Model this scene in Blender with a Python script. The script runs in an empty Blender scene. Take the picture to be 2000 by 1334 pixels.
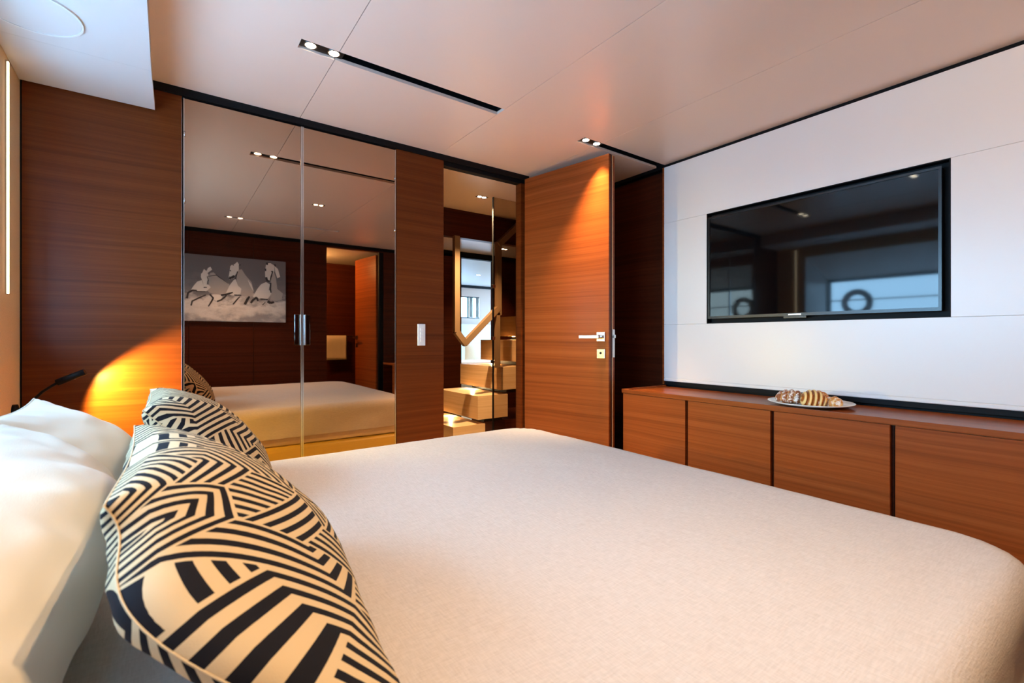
import bpy, bmesh, math, random
from mathutils import Vector, Matrix, noise as mn

# ------------------------------------------------------------------ camera, world, exposure
SC = bpy.context.scene
COL = SC.collection
CAMZ = 1.05                      # eye height; the cabin floor is z = 0
cam_d = bpy.data.cameras.new('camera')
cam_d.sensor_width = 36.0
cam_d.lens = 925.0 / 2000.0 * 36.0
cam_d.shift_y = -0.003
cam_d.clip_start = 0.02
cam_d.dof.use_dof = True
cam_d.dof.focus_distance = 2.6
cam_d.dof.aperture_fstop = 7.1
cam = bpy.data.objects.new('camera', cam_d)
cam.location = (0, 0, CAMZ)
cam.rotation_euler = (math.radians(90), 0, math.radians(-36.04))
COL.objects.link(cam)
SC.camera = cam

world = bpy.data.worlds.new('daylight')
world.use_nodes = True
SC.world = world
wn = world.node_tree
# overcast-bright sky above the horizon, darker harbour water below it
_tc = wn.nodes.new('ShaderNodeTexCoord'); _sp = wn.nodes.new('ShaderNodeSeparateXYZ')
_rp = wn.nodes.new('ShaderNodeValToRGB')
wn.links.new(_tc.outputs['Generated'], _sp.inputs[0]); wn.links.new(_sp.outputs[2], _rp.inputs[0])
_e = _rp.color_ramp.elements
_e[0].position = 0.0; _e[0].color = (0.17, 0.31, 0.50, 1)
_e[1].position = 0.06; _e[1].color = (0.35, 0.66, 1.0, 1)
_mr = wn.nodes.new('ShaderNodeMapRange')
_mr.inputs[1].default_value = -0.10; _mr.inputs[2].default_value = 1.0
wn.links.new(_sp.outputs[2], _mr.inputs[0]); wn.links.new(_mr.outputs[0], _rp.inputs[0])
wn.links.new(_rp.outputs[0], wn.nodes['Background'].inputs[0])
wn.nodes['Background'].inputs[1].default_value = 20.0

SC.view_settings.view_transform = 'Standard'
SC.view_settings.look = 'None'
SC.view_settings.gamma = 1.0
SC.view_settings.use_curve_mapping = False
SC.view_settings.exposure = 0.70
SC.cycles.max_bounces = 10
SC.cycles.diffuse_bounces = 5
SC.cycles.glossy_bounces = 5
SC.cycles.transparent_max_bounces = 10

WARM = (1.0, 0.66, 0.34)
def portal(loc, rot, sx, sy):
    d = bpy.data.lights.new('window_portal', 'AREA'); d.shape = 'RECTANGLE'
    d.size = sx; d.size_y = sy
    d.cycles.is_portal = True
    o = bpy.data.objects.new('window_portal', d); o.location = loc; o.rotation_euler = rot
    COL.objects.link(o)
portal((-0.86, 1.2, 1.37), (0, math.radians(-90), 0), 0.62, 1.86)
portal((6.52, 6.6, 1.42), (0, math.radians(90), 0), 0.9, 2.2)  # portal of the added, unseen side opening in the guest cabin

def spot(name, loc, target, watts, size=90, blend=0.5, col=WARM, radius=0.012, parent=None):
    d = bpy.data.lights.new(name, 'SPOT'); d.energy = watts; d.color = col
    d.spot_size = math.radians(size); d.spot_blend = blend; d.shadow_soft_size = radius
    o = bpy.data.objects.new(name, d); o.location = loc
    v = Vector(target) - Vector(loc)
    o.rotation_euler = v.to_track_quat('-Z', 'Y').to_euler()
    COL.objects.link(o)
    return o
def point(name, loc, watts, col=WARM, radius=0.01):
    d = bpy.data.lights.new(name, 'POINT'); d.energy = watts; d.color = col; d.shadow_soft_size = radius
    o = bpy.data.objects.new(name, d); o.location = loc; COL.objects.link(o)
    return o

# ------------------------------------------------------------------ materials
def srgb(r, g, b):
    f = lambda c: (c/255/12.92) if c/255 <= 0.04045 else ((c/255+0.055)/1.055)**2.4
    return (f(r), f(g), f(b), 1)
def mat(name, col, rough=0.5, metal=0.0, spec=0.5, emit=None, estr=0.0):
    m = bpy.data.materials.new(name); m.use_nodes = True
    b = m.node_tree.nodes['Principled BSDF']
    b.inputs['Base Color'].default_value = col
    b.inputs['Roughness'].default_value = rough
    b.inputs['Metallic'].default_value = metal
    b.inputs['Specular IOR Level'].default_value = spec
    if emit:
        b.inputs['Emission Color'].default_value = emit
        b.inputs['Emission Strength'].default_value = estr
    return m
class NT:
    def __init__(s, m): s.t = m.node_tree; s.n = s.t.nodes; s.b = s.n.get('Principled BSDF')
    def add(s, typ, **kw):
        n = s.n.new(typ)
        for k, v in kw.items(): setattr(n, k, v)
        return n
    def link(s, a, b): s.t.links.new(a, b)
    def math(s, op, a, b=None, c=None):
        n = s.n.new('ShaderNodeMath'); n.operation = op
        for i, v in enumerate((a, b, c)):
            if v is None: continue
            if isinstance(v, (int, float)): n.inputs[i].default_value = v
            else: s.link(v, n.inputs[i])
        return n.outputs[0]
    def ramp(s, fac, stops):
        n = s.n.new('ShaderNodeValToRGB')
        e = n.color_ramp.elements
        while len(e) < len(stops): e.new(0.5)
        for el, (p, c) in zip(e, stops): el.position = p; el.color = c
        s.link(fac, n.inputs[0]); return n.outputs[0]
    def noise(s, vec, scale, detail=3, rough=0.5):
        n = s.n.new('ShaderNodeTexNoise'); n.inputs['Scale'].default_value = scale
        n.inputs['Detail'].default_value = detail; n.inputs['Roughness'].default_value = rough
        s.link(vec, n.inputs['Vector']); return n.outputs['Fac']
    def mapping(s, vec, scale, loc=(0,0,0)):
        n = s.n.new('ShaderNodeMapping'); n.inputs['Scale'].default_value = scale; n.inputs['Location'].default_value = loc
        s.link(vec, n.inputs['Vector']); return n.outputs[0]
    def bump(s, h, strength, dist=0.01):
        n = s.n.new('ShaderNodeBump'); n.inputs['Strength'].default_value = strength; n.inputs['Distance'].default_value = dist
        s.link(h, n.inputs['Height']); s.link(n.outputs[0], s.b.inputs['Normal'])

def wood(name, dark, mid, light, stretch=(0.28, 0.28, 52), rough=0.3, off=0.0):
    m = mat(name, mid, rough, spec=0.16); t = NT(m)
    geo = t.add('ShaderNodeNewGeometry')
    p = geo.outputs['Position']
    warp = t.noise(t.mapping(p, (1.2, 1.2, 1.2)), 1.0, 2)
    v = t.add('ShaderNodeVectorMath', operation='ADD')
    t.link(p, v.inputs[0])
    cx = t.add('ShaderNodeCombineXYZ')
    w = t.math('MULTIPLY', t.math('SUBTRACT', warp, 0.5), 0.05)
    for i in range(3): t.link(w, cx.inputs[i])
    t.link(cx.outputs[0], v.inputs[1])
    a = t.noise(t.mapping(v.outputs[0], stretch, (off, off, off)), 1.0, 4, 0.62)
    fine = t.noise(t.mapping(p, tuple(k*7 for k in stretch), (3.1, 1.7, off)), 1.0, 3, 0.6)
    f = t.math('ADD', t.math('MULTIPLY', a, 0.72), t.math('MULTIPLY', fine, 0.28))
    t.link(t.ramp(f, [(0.30, dark), (0.50, mid), (0.72, light)]), t.b.inputs['Base Color'])
    t.bump(fine, 0.05, 0.002)
    return m

M = {}
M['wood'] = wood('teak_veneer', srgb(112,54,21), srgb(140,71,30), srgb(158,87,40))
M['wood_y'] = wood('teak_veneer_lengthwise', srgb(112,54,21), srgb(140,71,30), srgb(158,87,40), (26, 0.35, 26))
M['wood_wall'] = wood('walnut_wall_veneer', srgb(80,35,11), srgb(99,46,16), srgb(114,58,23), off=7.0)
M['wood_dark'] = wood('dark_wood_veneer', srgb(52,22,12), srgb(70,30,16), srgb(84,40,22), off=4.0)
M['step'] = wood('pale_oak_veneer', srgb(196,160,116), srgb(214,180,136), srgb(226,196,154), (0.5,0.5,40), 0.4, 2.0)
M['ceil'] = mat('satin_ceiling_lacquer', srgb(244,222,208), 0.26, spec=0.5)
M['white'] = mat('white_lacquer', srgb(236,234,232), 0.32, spec=0.45)
M['soffit'] = mat('white_soffit_paint', srgb(214,208,206), 0.45)
M['black'] = mat('matt_black', srgb(12,12,14), 0.6, spec=0.2)
M['black_gloss'] = mat('black_plastic', srgb(16,17,20), 0.3)
M['chrome'] = mat('brushed_chrome', srgb(210,208,206), 0.22, 1.0)
M['brass'] = mat('bronze_metal', srgb(150,122,92), 0.35, 0.35)
M['mirror'] = mat('bronze_mirror', srgb(188,162,140), 0.015, 1.0)
M['screen'] = mat('dark_glass_screen', srgb(5,6,8), 0.045, spec=0.36)
M['plastic'] = mat('white_plastic', srgb(226,224,222), 0.4)
M['porcelain'] = mat('white_porcelain', srgb(240,236,228), 0.18)
M['base'] = mat('ochre_leather', srgb(222,190,96), 0.45)
M['led'] = mat('led_lens', (1,1,1,1), 0.4, emit=(1.0,0.86,0.62,1), estr=22)
M['ledstrip'] = mat('led_strip', (1,1,1,1), 0.4, emit=(1.0,0.80,0.50,1), estr=4.0)

def cloth(name, col, col2=None, scale=900, bump=0.25, rough=0.85):
    m = mat(name, col, rough, spec=0.2); t = NT(m)
    m.node_tree.nodes['Principled BSDF'].inputs['Sheen Weight'].default_value = 0.1
    tc = t.add('ShaderNodeTexCoord'); p = tc.outputs['Object']
    n1 = t.noise(t.mapping(p, (1, 0.12, 1)), scale, 2)
    n2 = t.noise(t.mapping(p, (0.12, 1, 1)), scale, 2)
    big = t.noise(p, 14, 3)
    h = t.math('ADD', n1, n2)
    if col2:
        t.link(t.ramp(t.math('MULTIPLY', h, 0.5), [(0.32, col2), (0.62, col)]), t.b.inputs['Base Color'])
    t.bump(t.math('ADD', h, t.math('MULTIPLY', big, 2.0)), bump, 0.0015)
    return m
M['linen'] = cloth('cream_linen', srgb(200,192,187), srgb(184,176,170), 420, 0.5)
M['cotton'] = cloth('white_cotton', srgb(232,222,206), None, 900, 0.12)
M['towel'] = cloth('white_terry', srgb(240,228,206), srgb(220,205,180), 500, 0.6)
M['cream'] = cloth('cream_wall_fabric', srgb(226,196,152), srgb(214,182,136), 700, 0.1)
M['carpet'] = cloth('beige_carpet', srgb(226,208,172), srgb(208,188,150), 600, 0.6)

def dazzle():
    m = mat('maze_print_cotton', srgb(230,214,188), 0.85, spec=0.2); t = NT(m)
    uv = t.add('ShaderNodeUVMap', uv_map='UVMap')
    s = t.add('ShaderNodeSeparateXYZ'); t.link(uv.outputs[0], s.inputs[0])
    u, v = s.outputs[0], s.outputs[1]
    L = 0.078
    b = t.math('MULTIPLY', v, 2/(math.sqrt(3)*L))
    a = t.math('SUBTRACT', t.math('MULTIPLY', u, 1/L), t.math('MULTIPLY', b, 0.5))
    ia, ib = t.math('FLOOR', a), t.math('FLOOR', b)
    up = t.math('GREATER_THAN', t.math('ADD', t.math('FRACT', a), t.math('FRACT', b)), 1.0)
    def wnoise(x, y, z):
        c = t.add('ShaderNodeCombineXYZ')
        for i, q in enumerate((x, y, z)):
            if isinstance(q, (int, float)): c.inputs[i].default_value = q
            else: t.link(q, c.inputs[i])
        n = t.add('ShaderNodeTexWhiteNoise', noise_dimensions='3D'); t.link(c.outputs[0], n.inputs['Vector'])
        return n.outputs['Value']
    split = t.math('GREATER_THAN', wnoise(ia, ib, 7.3), 0.22)
    upe = t.math('MULTIPLY', up, split)
    r = wnoise(t.math('ADD', ia, 0.5), t.math('ADD', ib, 0.5), t.math('ADD', upe, 0.25))
    q = t.math('ADD', t.math('ADD', ia, t.math('MULTIPLY', ib, 2.0)), t.math('ADD', upe, t.math('MULTIPLY', t.math('GREATER_THAN', r, 0.62), t.math('FLOOR', t.math('MULTIPLY', r, 7.0)))))
    q = t.math('FLOORED_MODULO', q, 3.0)
    k1 = t.math('LESS_THAN', q, 0.5)
    k3 = t.math('GREATER_THAN', q, 1.5)
    k2 = t.math('SUBTRACT', t.math('SUBTRACT', 1.0, k1), k3)
    sel = t.math('ADD', t.math('ADD', t.math('MULTIPLY', b, k1), t.math('MULTIPLY', a, k2)),
                 t.math('MULTIPLY', t.math('ADD', a, b), k3))
    c = t.math('COSINE', t.math('MULTIPLY', sel, 2*math.pi*4))
    f = t.math('LESS_THAN', c, -0.06)
    mix = t.add('ShaderNodeMix', data_type='RGBA')
    t.link(f, mix.inputs['Factor'])
    mix.inputs['A'].default_value = srgb(206,184,148); mix.inputs['B'].default_value = srgb(20,20,28)
    t.link(mix.outputs['Result'], t.b.inputs['Base Color'])
    tc = t.add('ShaderNodeTexCoord')
    t.bump(t.noise(tc.outputs['Object'], 700, 2), 0.25, 0.001)
    return m
M['dazzle'] = dazzle()

def glass(name, tint, gloss=0.08):
    m = bpy.data.materials.new(name); m.use_nodes = True; t = m.node_tree
    t.nodes.remove(t.nodes['Principled BSDF'])
    tr = t.nodes.new('ShaderNodeBsdfTransparent'); tr.inputs[0].default_value = tint
    gl = t.nodes.new('ShaderNodeBsdfGlossy'); gl.inputs['Roughness'].default_value = 0.02
    mx = t.nodes.new('ShaderNodeMixShader'); mx.inputs[0].default_value = gloss
    t.links.new(tr.outputs[0], mx.inputs[1]); t.links.new(gl.outputs[0], mx.inputs[2])
    t.links.new(mx.outputs[0], t.nodes['Material Output'].inputs[0])
    return m
M['glass'] = glass('clear_glass', (0.95,0.97,0.97,1), 0.06)
M['bronze_glass'] = glass('bronze_tinted_glass', (0.80,0.74,0.68,1), 0.05)
M['acrylic'] = glass('smoked_acrylic', (0.55,0.47,0.40,1), 0.14)

def pastry(name, crust, pale, sugar, amt, lo=0.15, hi=0.55):
    m = mat(name, crust, 0.5, spec=0.35); t = NT(m)
    tc = t.add('ShaderNodeTexCoord'); p = tc.outputs['Object']
    uv = t.add('ShaderNodeUVMap', uv_map='UVMap')
    s = t.add('ShaderNodeSeparateXYZ'); t.link(uv.outputs[0], s.inputs[0])
    base = t.ramp(s.outputs[0], [(lo, pale), (hi, crust)])
    sg = t.ramp(t.noise(p, 60, 4, 0.7), [(0.62-amt*0.3, (0,0,0,1)), (0.72-amt*0.3, (1,1,1,1))])
    mix = t.add('ShaderNodeMix', data_type='RGBA')
    t.link(sg, mix.inputs['Factor']); t.link(base, mix.inputs['A']); mix.inputs['B'].default_value = sugar
    t.link(mix.outputs['Result'], t.b.inputs['Base Color'])
    t.bump(t.noise(p, 120, 4), 0.4, 0.002)
    return m

# ------------------------------------------------------------------ building helpers
def offset_of(p):
    v = Vector((0,0,0))
    while p is not None:
        if p.get('_frame'): return v
        v += p.location; p = p.parent
    return v
def link_mesh(name, me, mats, parent=None, smooth=False, origin=None):
    """vertices come in world coordinates (or in the rotated parent's own frame)"""
    vs = [v.co for v in me.vertices]
    if origin is None:
        lo = [min(v[i] for v in vs) for i in range(3)]; hi = [max(v[i] for v in vs) for i in range(3)]
        origin = Vector(((lo[0]+hi[0])/2, (lo[1]+hi[1])/2, lo[2]))
    me.transform(Matrix.Translation(-Vector(origin)))
    if not isinstance(mats, (list, tuple)): mats = [mats]
    for m in mats: me.materials.append(M[m] if isinstance(m, str) else m)
    if smooth:
        for f in me.polygons: f.use_smooth = True
    o = bpy.data.objects.new(name, me); COL.objects.link(o)
    if parent is not None:
        o.parent = parent; o.location = Vector(origin) - offset_of(parent)
    else: o.location = origin
    return o
def empty(name, loc, rotz=0.0):
    o = bpy.data.objects.new(name, None); COL.objects.link(o)
    o.location = loc; o.empty_display_size = 0.05
    if rotz: o.rotation_euler = (0, 0, rotz)
    return o
def tag(o, label, cat, group=None):
    o['label'] = label; o['category'] = cat
    if group: o['group'] = group
    return o
def struct(o, label=None):
    o['kind'] = 'structure'
    if label: o['label'] = label
    return o
def pydata(name, verts, faces, mats, parent=None, smooth=False, uvs=None, midx=None, origin=None):
    me = bpy.data.meshes.new(name); me.from_pydata([tuple(v) for v in verts], [], faces); me.update()
    if uvs:
        l = me.uv_layers.new(name='UVMap')
        for poly in me.polygons:
            for li in poly.loop_indices: l.data[li].uv = uvs[me.loops[li].vertex_index]
    if midx:
        for p, i in zip(me.polygons, midx): p.material_index = i
    return link_mesh(name, me, mats, parent, smooth, origin)
def bm_box(bm, x0, x1, y0, y1, z0, z1):
    vs = [bm.verts.new((x, y, z)) for z in (z0, z1) for y in (y0, y1) for x in (x0, x1)]
    for f in ((0,2,3,1),(4,5,7,6),(0,1,5,4),(2,6,7,3),(0,4,6,2),(1,3,7,5)):
        bm.faces.new([vs[i] for i in f])
def finish(name, bm, mats, parent=None, smooth=False, bevel=0.0, seg=2, origin=None):
    bmesh.ops.recalc_face_normals(bm, faces=bm.faces[:])
    if bevel: bmesh.ops.bevel(bm, geom=bm.edges[:], offset=bevel, segments=seg, profile=0.5, affect='EDGES')
    me = bpy.data.meshes.new(name); bm.to_mesh(me); bm.free()
    return link_mesh(name, me, mats, parent, smooth, origin)
def box(name, x0, x1, y0, y1, z0, z1, m, parent=None, bevel=0.0, seg=2):
    bm = bmesh.new(); bm_box(bm, min(x0,x1), max(x0,x1), min(y0,y1), max(y0,y1), min(z0,z1), max(z0,z1))
    return finish(name, bm, m, parent, False, bevel, seg)
def boxes(name, lst, m, parent=None):
    bm = bmesh.new()
    for b in lst: bm_box(bm, *b)
    return finish(name, bm, m, parent)
def cyl(name, c, axis, r, depth, m, parent=None, n=24, r2=None, bevel=0.0):
    """cylinder from point c along axis for depth"""
    a = Vector(axis).normalized(); q = a.to_track_quat('Z', 'Y')
    vs, fs = [], []
    r2 = r if r2 is None else r2
    for k, (h, rr) in enumerate(((0, r), (depth, r2))):
        for i in range(n):
            t = 2*math.pi*i/n
            vs.append(Vector(c) + q @ Vector((rr*math.cos(t), rr*math.sin(t), h)))
    for i in range(n): fs.append((i, (i+1) % n, n+(i+1) % n, n+i))
    fs.append(tuple(range(n-1, -1, -1))); fs.append(tuple(range(n, 2*n)))
    o = pydata(name, vs, fs, m, parent, smooth=False)
    for p in o.data.polygons[:n]: p.use_smooth = True
    return o
def tube(name, pts, r, m, parent=None, n=10):
    pts = [Vector(p) for p in pts]; vs, fs = [], []
    for i, p in enumerate(pts):
        d = (pts[min(i+1, len(pts)-1)] - pts[max(i-1, 0)]).normalized(); q = d.to_track_quat('Z', 'Y')
        for k in range(n):
            t = 2*math.pi*k/n; vs.append(p + q @ Vector((r*math.cos(t), r*math.sin(t), 0)))
    for i in range(len(pts)-1):
        for k in range(n): fs.append((i*n+k, i*n+(k+1) % n, (i+1)*n+(k+1) % n, (i+1)*n+k))
    fs.append(tuple(range(n-1, -1, -1))); fs.append(tuple((len(pts)-1)*n+k for k in range(n)))
    return pydata(name, vs, fs, m, parent, smooth=True)
def ring(name, c, axis, r0, r1, depth, m, parent=None, n=48):
    q = Vector(axis).normalized().to_track_quat('Z', 'Y'); vs, fs = [], []
    for rr, h in ((r0, 0), (r1, 0), (r1, depth), (r0, depth)):
        for i in range(n):
            t = 2*math.pi*i/n; vs.append(Vector(c) + q @ Vector((rr*math.cos(t), rr*math.sin(t), h)))
    for k in range(4):
        for i in range(n):
            fs.append((k*n+i, k*n+(i+1) % n, ((k+1) % 4)*n+(i+1) % n, ((k+1) % 4)*n+i))
    return pydata(name, vs, fs, m, parent)

# ------------------------------------------------------------------ room shell
A = 2.425          # television wall, plane X = A
B = 2.425          # wardrobe wall, plane Y = B
XL = -0.431        # headboard wall
YB = -0.53         # wall behind the camera
ZC = 2.10          # ceiling

struct(box('floor', -0.95, 6.7, -2.2, 8.4, -0.08, 0.0, 'carpet'))
struct(box('trim_1', -0.95, 6.7, -2.2, 8.4, 2.16, 2.24, 'soffit'), 'deck above the cabin ceilings')

# bedroom ceiling: separate lacquered panels with fine joints, open slots for the lights
ceiling = empty('ceiling', (1.0, 1.0, ZC)); struct(ceiling, 'satin cream ceiling of joined panels')
S1a, S1b = 1.777, 1.836      # far light slot, Y range
S0a, S0b = 0.055, 0.114      # near light slot, Y range
T = 0.013; g = 0.0013
def cpanel(x0, x1, y0, y1): box('ceiling_panel', x0+g, x1-g, y0+g, y1-g, ZC, ZC+T, 'ceil', ceiling)
xs = [-0.60, 0.51, 1.25, 1.893, 2.50]
for i in range(4):
    cpanel(xs[i], xs[i+1], YB-0.06, S0a)
    cpanel(xs[i], xs[i+1], S0b, S1a)
    cpanel(xs[i], xs[i+1], S1b, B+0.14)
cpanel(-0.60, 0.381, S1a-2*g, S1b+2*g); cpanel(1.249, 1.764, S1a-2*g, S1b+2*g)
cpanel(-0.60, 0.40, S0a-2*g, S0b+2*g); cpanel(1.36, 2.50, S0a-2*g, S0b+2*g)
box('ceiling_backing', -0.6, 2.5, YB-0.06, B+0.14, ZC+0.052, ZC+0.06, 'ceil', ceiling)

# floor-to-ceiling walls
wl = empty('wall_left', (-0.6, 1.0, 0)); struct(wl, 'cream headboard wall with a wide window niche')
W = dict(y0=0.25, y1=2.15, z0=1.04, z1=1.88)      # niche mouth
G = dict(y0=0.30, y1=2.10, z0=1.08, z1=1.665)      # glass
XG = -0.85
boxes('wall_face', [(-0.66, XL, YB-0.07, W['y0'], 0, 2.16), (-0.66, XL, W['y1'], 2.60, 0, 2.16),
                    (-0.66, XL, W['y0'], W['y1'], 0, W['z0']), (-0.66, XL, W['y0'], W['y1'], W['z1'], 2.16)], 'cream', wl)
def niche():
    o = [(XL, W['y0'], W['z0']), (XL, W['y1'], W['z0']), (XL, W['y1'], W['z1']), (XL, W['y0'], W['z1'])]
    i = [(XG, G['y0'], G['z0']), (XG, G['y1'], G['z0']), (XG, G['y1'], G['z1']), (XG, G['y0'], G['z1'])]
    b = [(XG-0.04, y, z) for (_, y, z) in i]
    ob = [(XG-0.04, y, z) for (_, y, z) in o]
    vs = o + i + b + ob; fs = []
    for k in range(4):
        n = (k+1) % 4
        fs += [(k, n, 4+n, 4+k), (4+k, 4+n, 8+n, 8+k), (8+k, 8+n, 12+n, 12+k)]
    return vs, fs
vs, fs = niche(); pydata('niche_lining', vs, fs, 'white', wl)
w1 = empty('window_1', (XG, 1.2, G['z0'])); struct(w1, 'wide hull window with a round opening port')
boxes('window_frame', [(XG-0.02, XG+0.012, G['y0'], G['y1'], G['z0'], G['z0']+0.025), (XG-0.02, XG+0.012, G['y0'], G['y1'], G['z1']-0.025, G['z1']),
                       (XG-0.02, XG+0.012, G['y0'], G['y0']+0.025, G['z0']+0.025, G['z1']-0.025), (XG-0.02, XG+0.012, G['y1']-0.025, G['y1'], G['z0']+0.025, G['z1']-0.025)], 'black_gloss', w1)
box('pane', XG-0.012, XG-0.004, G['y0']+0.02, G['y1']-0.02, G['z0']+0.02, G['z1']-0.02, 'glass', w1)
ring('port_ring', (XG-0.003, 1.835, 1.415), (1,0,0), 0.080, 0.138, 0.02, 'chrome', w1)
boxes('glazing_bar', [(XG-0.03, XG-0.022, G['y0'], G['y1'], 1.44, 1.452)], 'black_gloss', w1)

# wall behind the camera: wood with the bathroom doorway
DB0, DB1, DBZ = 1.41, 2.00, 2.055
wb = empty('wall_back', (1.0, YB, 0)); struct(wb, 'dark wood wall behind the bed with bathroom doorway')
for x0, x1 in ((-0.66, 0.16), (0.16, 0.70), (0.70, DB0), (DB1+0.05, 2.50)):
    box('wood_panel', x0+0.0015, x1-0.0015, YB-0.06, YB, 0, 2.065, 'wood_dark', wb)
box('wood_panel', DB0, DB1+0.05, YB-0.06, YB, DBZ, 2.065, 'wood_dark', wb)
box('wall_core', -0.66, DB0, YB-0.075, YB-0.0605, 0, 2.16, 'wood_dark', wb)
box('door_jamb', DB1, DB1+0.05, YB-0.06, YB-0.012, 0, DBZ, 'black', wb)
struct(box('trim_2', -0.66, 2.5, YB-0.06, YB+0.008, 2.066, ZC+0.05, 'black'))
# bathroom beyond
struct(box('wall_bath_far', 0.6, 2.75, -1.96, -1.90, 0, 2.16, 'wood_dark'))
struct(box('wall_bath_left', 0.54, 0.60, -1.96, YB-0.061, 0, 2.16, 'wood_dark'))
struct(box('wall_bath_right', 2.69, 2.75, -1.899, YB-0.061, 0, 2.16, 'wood_dark'))
struct(box('ceiling_bath', 0.60, 2.69, -1.90, YB-0.06, 2.085, 2.12, 'soffit'))
d2 = empty('door_2', (DB1+0.002, YB-0.062, 0.0), math.radians(180+83)); d2['_frame'] = 1; struct(d2, 'open wood bathroom door seen in the mirror')
box('leaf', 0, 0.55, -0.022, 0.018, 0.01, 2.03, 'wood', d2, 0.002)
def lever(parent, x, side, z=1.06):
    """lever handle on a door leaf lying along local +x, side = +-1 face"""
    f = 0.02*side
    h = box('handle', x-0.026, x+0.026, f, f+0.010*side, z-0.026, z+0.026, 'chrome', parent, 0.0015)
    cyl('spindle', (x, f+0.008*side, z), (0, side, 0), 0.010, 0.040, 'chrome', h)
    box('lever', x-0.118, x+0.012, f+0.040*side, f+0.052*side, z-0.011, z+0.009, 'chrome', h, 0.002)
    k = box('key_plate', x-0.026, x+0.026, f, f+0.008*side, z-0.121, z-0.069, 'chrome', parent, 0.0015)
    cyl('keyhole', (x, f+0.007*side, z-0.091), (0, side, 0), 0.006, 0.004, 'black', k)
lever(d2, 0.50, -1)

# wardrobe wall
wf = empty('wall_front', (1.0, B, 0)); struct(wf, 'teak veneer wall carrying the mirrored wardrobe and doorway')
Z1 = 2.068
DW0, DW1 = 1.278, 1.832      # doorway
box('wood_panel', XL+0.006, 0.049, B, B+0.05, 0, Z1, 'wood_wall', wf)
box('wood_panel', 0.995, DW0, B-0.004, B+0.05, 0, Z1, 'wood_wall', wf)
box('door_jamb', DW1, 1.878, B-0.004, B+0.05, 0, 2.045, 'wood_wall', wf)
box('wood_panel', 1.880, 2.50, B+0.02, B+0.06, 0, Z1, 'wood_dark', wf)
box('corner_gap', XL-0.02, XL+0.006, B+0.008, B+0.05, 0, Z1, 'black', wf)
struct(box('trim_3', XL-0.02, 1.895, B-0.010, B+0.05, Z1+0.001, ZC+0.05, 'black'))
struct(box('trim_4', DW0, 1.895, B+0.006, B+0.05, 2.045, Z1, 'black'))
struct(box('trim_5', 1.896, A+0.04, B+0.01, B+0.06, Z1+0.001, ZC+0.05, 'black'))

# mirrored wardrobe
wd = empty('wardrobe', (0.522, B+0.25, 0)); tag(wd, 'built-in wardrobe with two bronze mirror doors and chrome edges', 'wardrobe')
boxes('carcass', [(0.050, 0.994, 2.98, 3.0, 0, Z1), (0.050, 0.062, B+0.03, 2.98, 0, Z1), (0.982, 0.994, B+0.03, 2.98, 0, Z1),
                  (0.062, 0.982, B+0.03, 2.98, 2.05, Z1), (0.062, 0.982, B+0.03, 2.98, 0, 0.06)], 'wood_dark', wd)
for x0, x1, hx in ((0.056, 0.5185, 0), (0.5245, 0.989, 1)):
    d = box('mirror_door', x0, x1, B, B+0.024, 0.07, 2.062, 'mirror', wd, 0.0012)
    e0 = x0 if hx else x1
    box('edge_strip', e0-0.0035, e0+0.0035, B-0.006, B-0.0005, 0.07, 2.062, 'chrome', d)
    o0 = x1 if hx else x0
    box('edge_strip', o0-0.002, o0+0.002, B-0.003, B-0.0005, 0.07, 2.062, 'chrome', d)
    hz0, hz1 = 1.018, 1.163
    sx = 1 if hx else -1
    h = box('handle', e0+sx*0.004, e0+sx*0.032, B-0.010, B-0.001, hz0, hz1, 'acrylic', d, 0.001)
    box('handle_bar', e0+sx*0.004, e0+sx*0.010, B-0.020, B-0.0105, hz0, hz1, 'chrome', h, 0.001)
    for hz in (0.45, 1.62, 1.90):
        cyl('hinge_pin', (o0-sx*0.002, B-0.003, hz), (0, 0, 1), 0.003, 0.022, 'chrome', d, 8)

# light switch
sw = empty('light_switch', (1.138, B-0.004, 1.01)); tag(sw, 'narrow white switch plate on the wood column beside the doorway', 'switch')
box('plate', 1.115, 1.160, B-0.013, B-0.0045, 1.010, 1.130, 'plastic', sw, 0.002)
for k in range(4):
    box('button', 1.129, 1.146, B-0.0155, B-0.0128, 1.032+k*0.020, 1.046+k*0.020, 'plastic', sw, 0.0008)

# bedroom door, standing open into the cabin
ang = math.atan2(1.789-2.415, 1.984-1.868)
d1 = empty('door_1', (1.862, B-0.012, 0), ang); d1['_frame'] = 1; struct(d1, 'teak door standing open into the cabin')
box('leaf', 0.012, 0.632, -0.020, 0.040, 0.008, 2.066, 'wood', d1, 0.0015)
box('edge_groove', 0.6318, 0.6332, -0.004, 0.010, 0.008, 2.066, 'wood_dark', d1)
box('edge_strip', 0.6318, 0.6345, 0.012, 0.018, 0.008, 2.066, 'step', d1)
lever(d1, 0.585, -1)
lp = box('lock_plate', 0.632, 0.6355, 0.012, 0.036, 0.945, 1.10, 'chrome', d1)
box('latch', 0.6355, 0.645, 0.020, 0.032, 1.052, 1.070, 'chrome', lp, 0.001)

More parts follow.
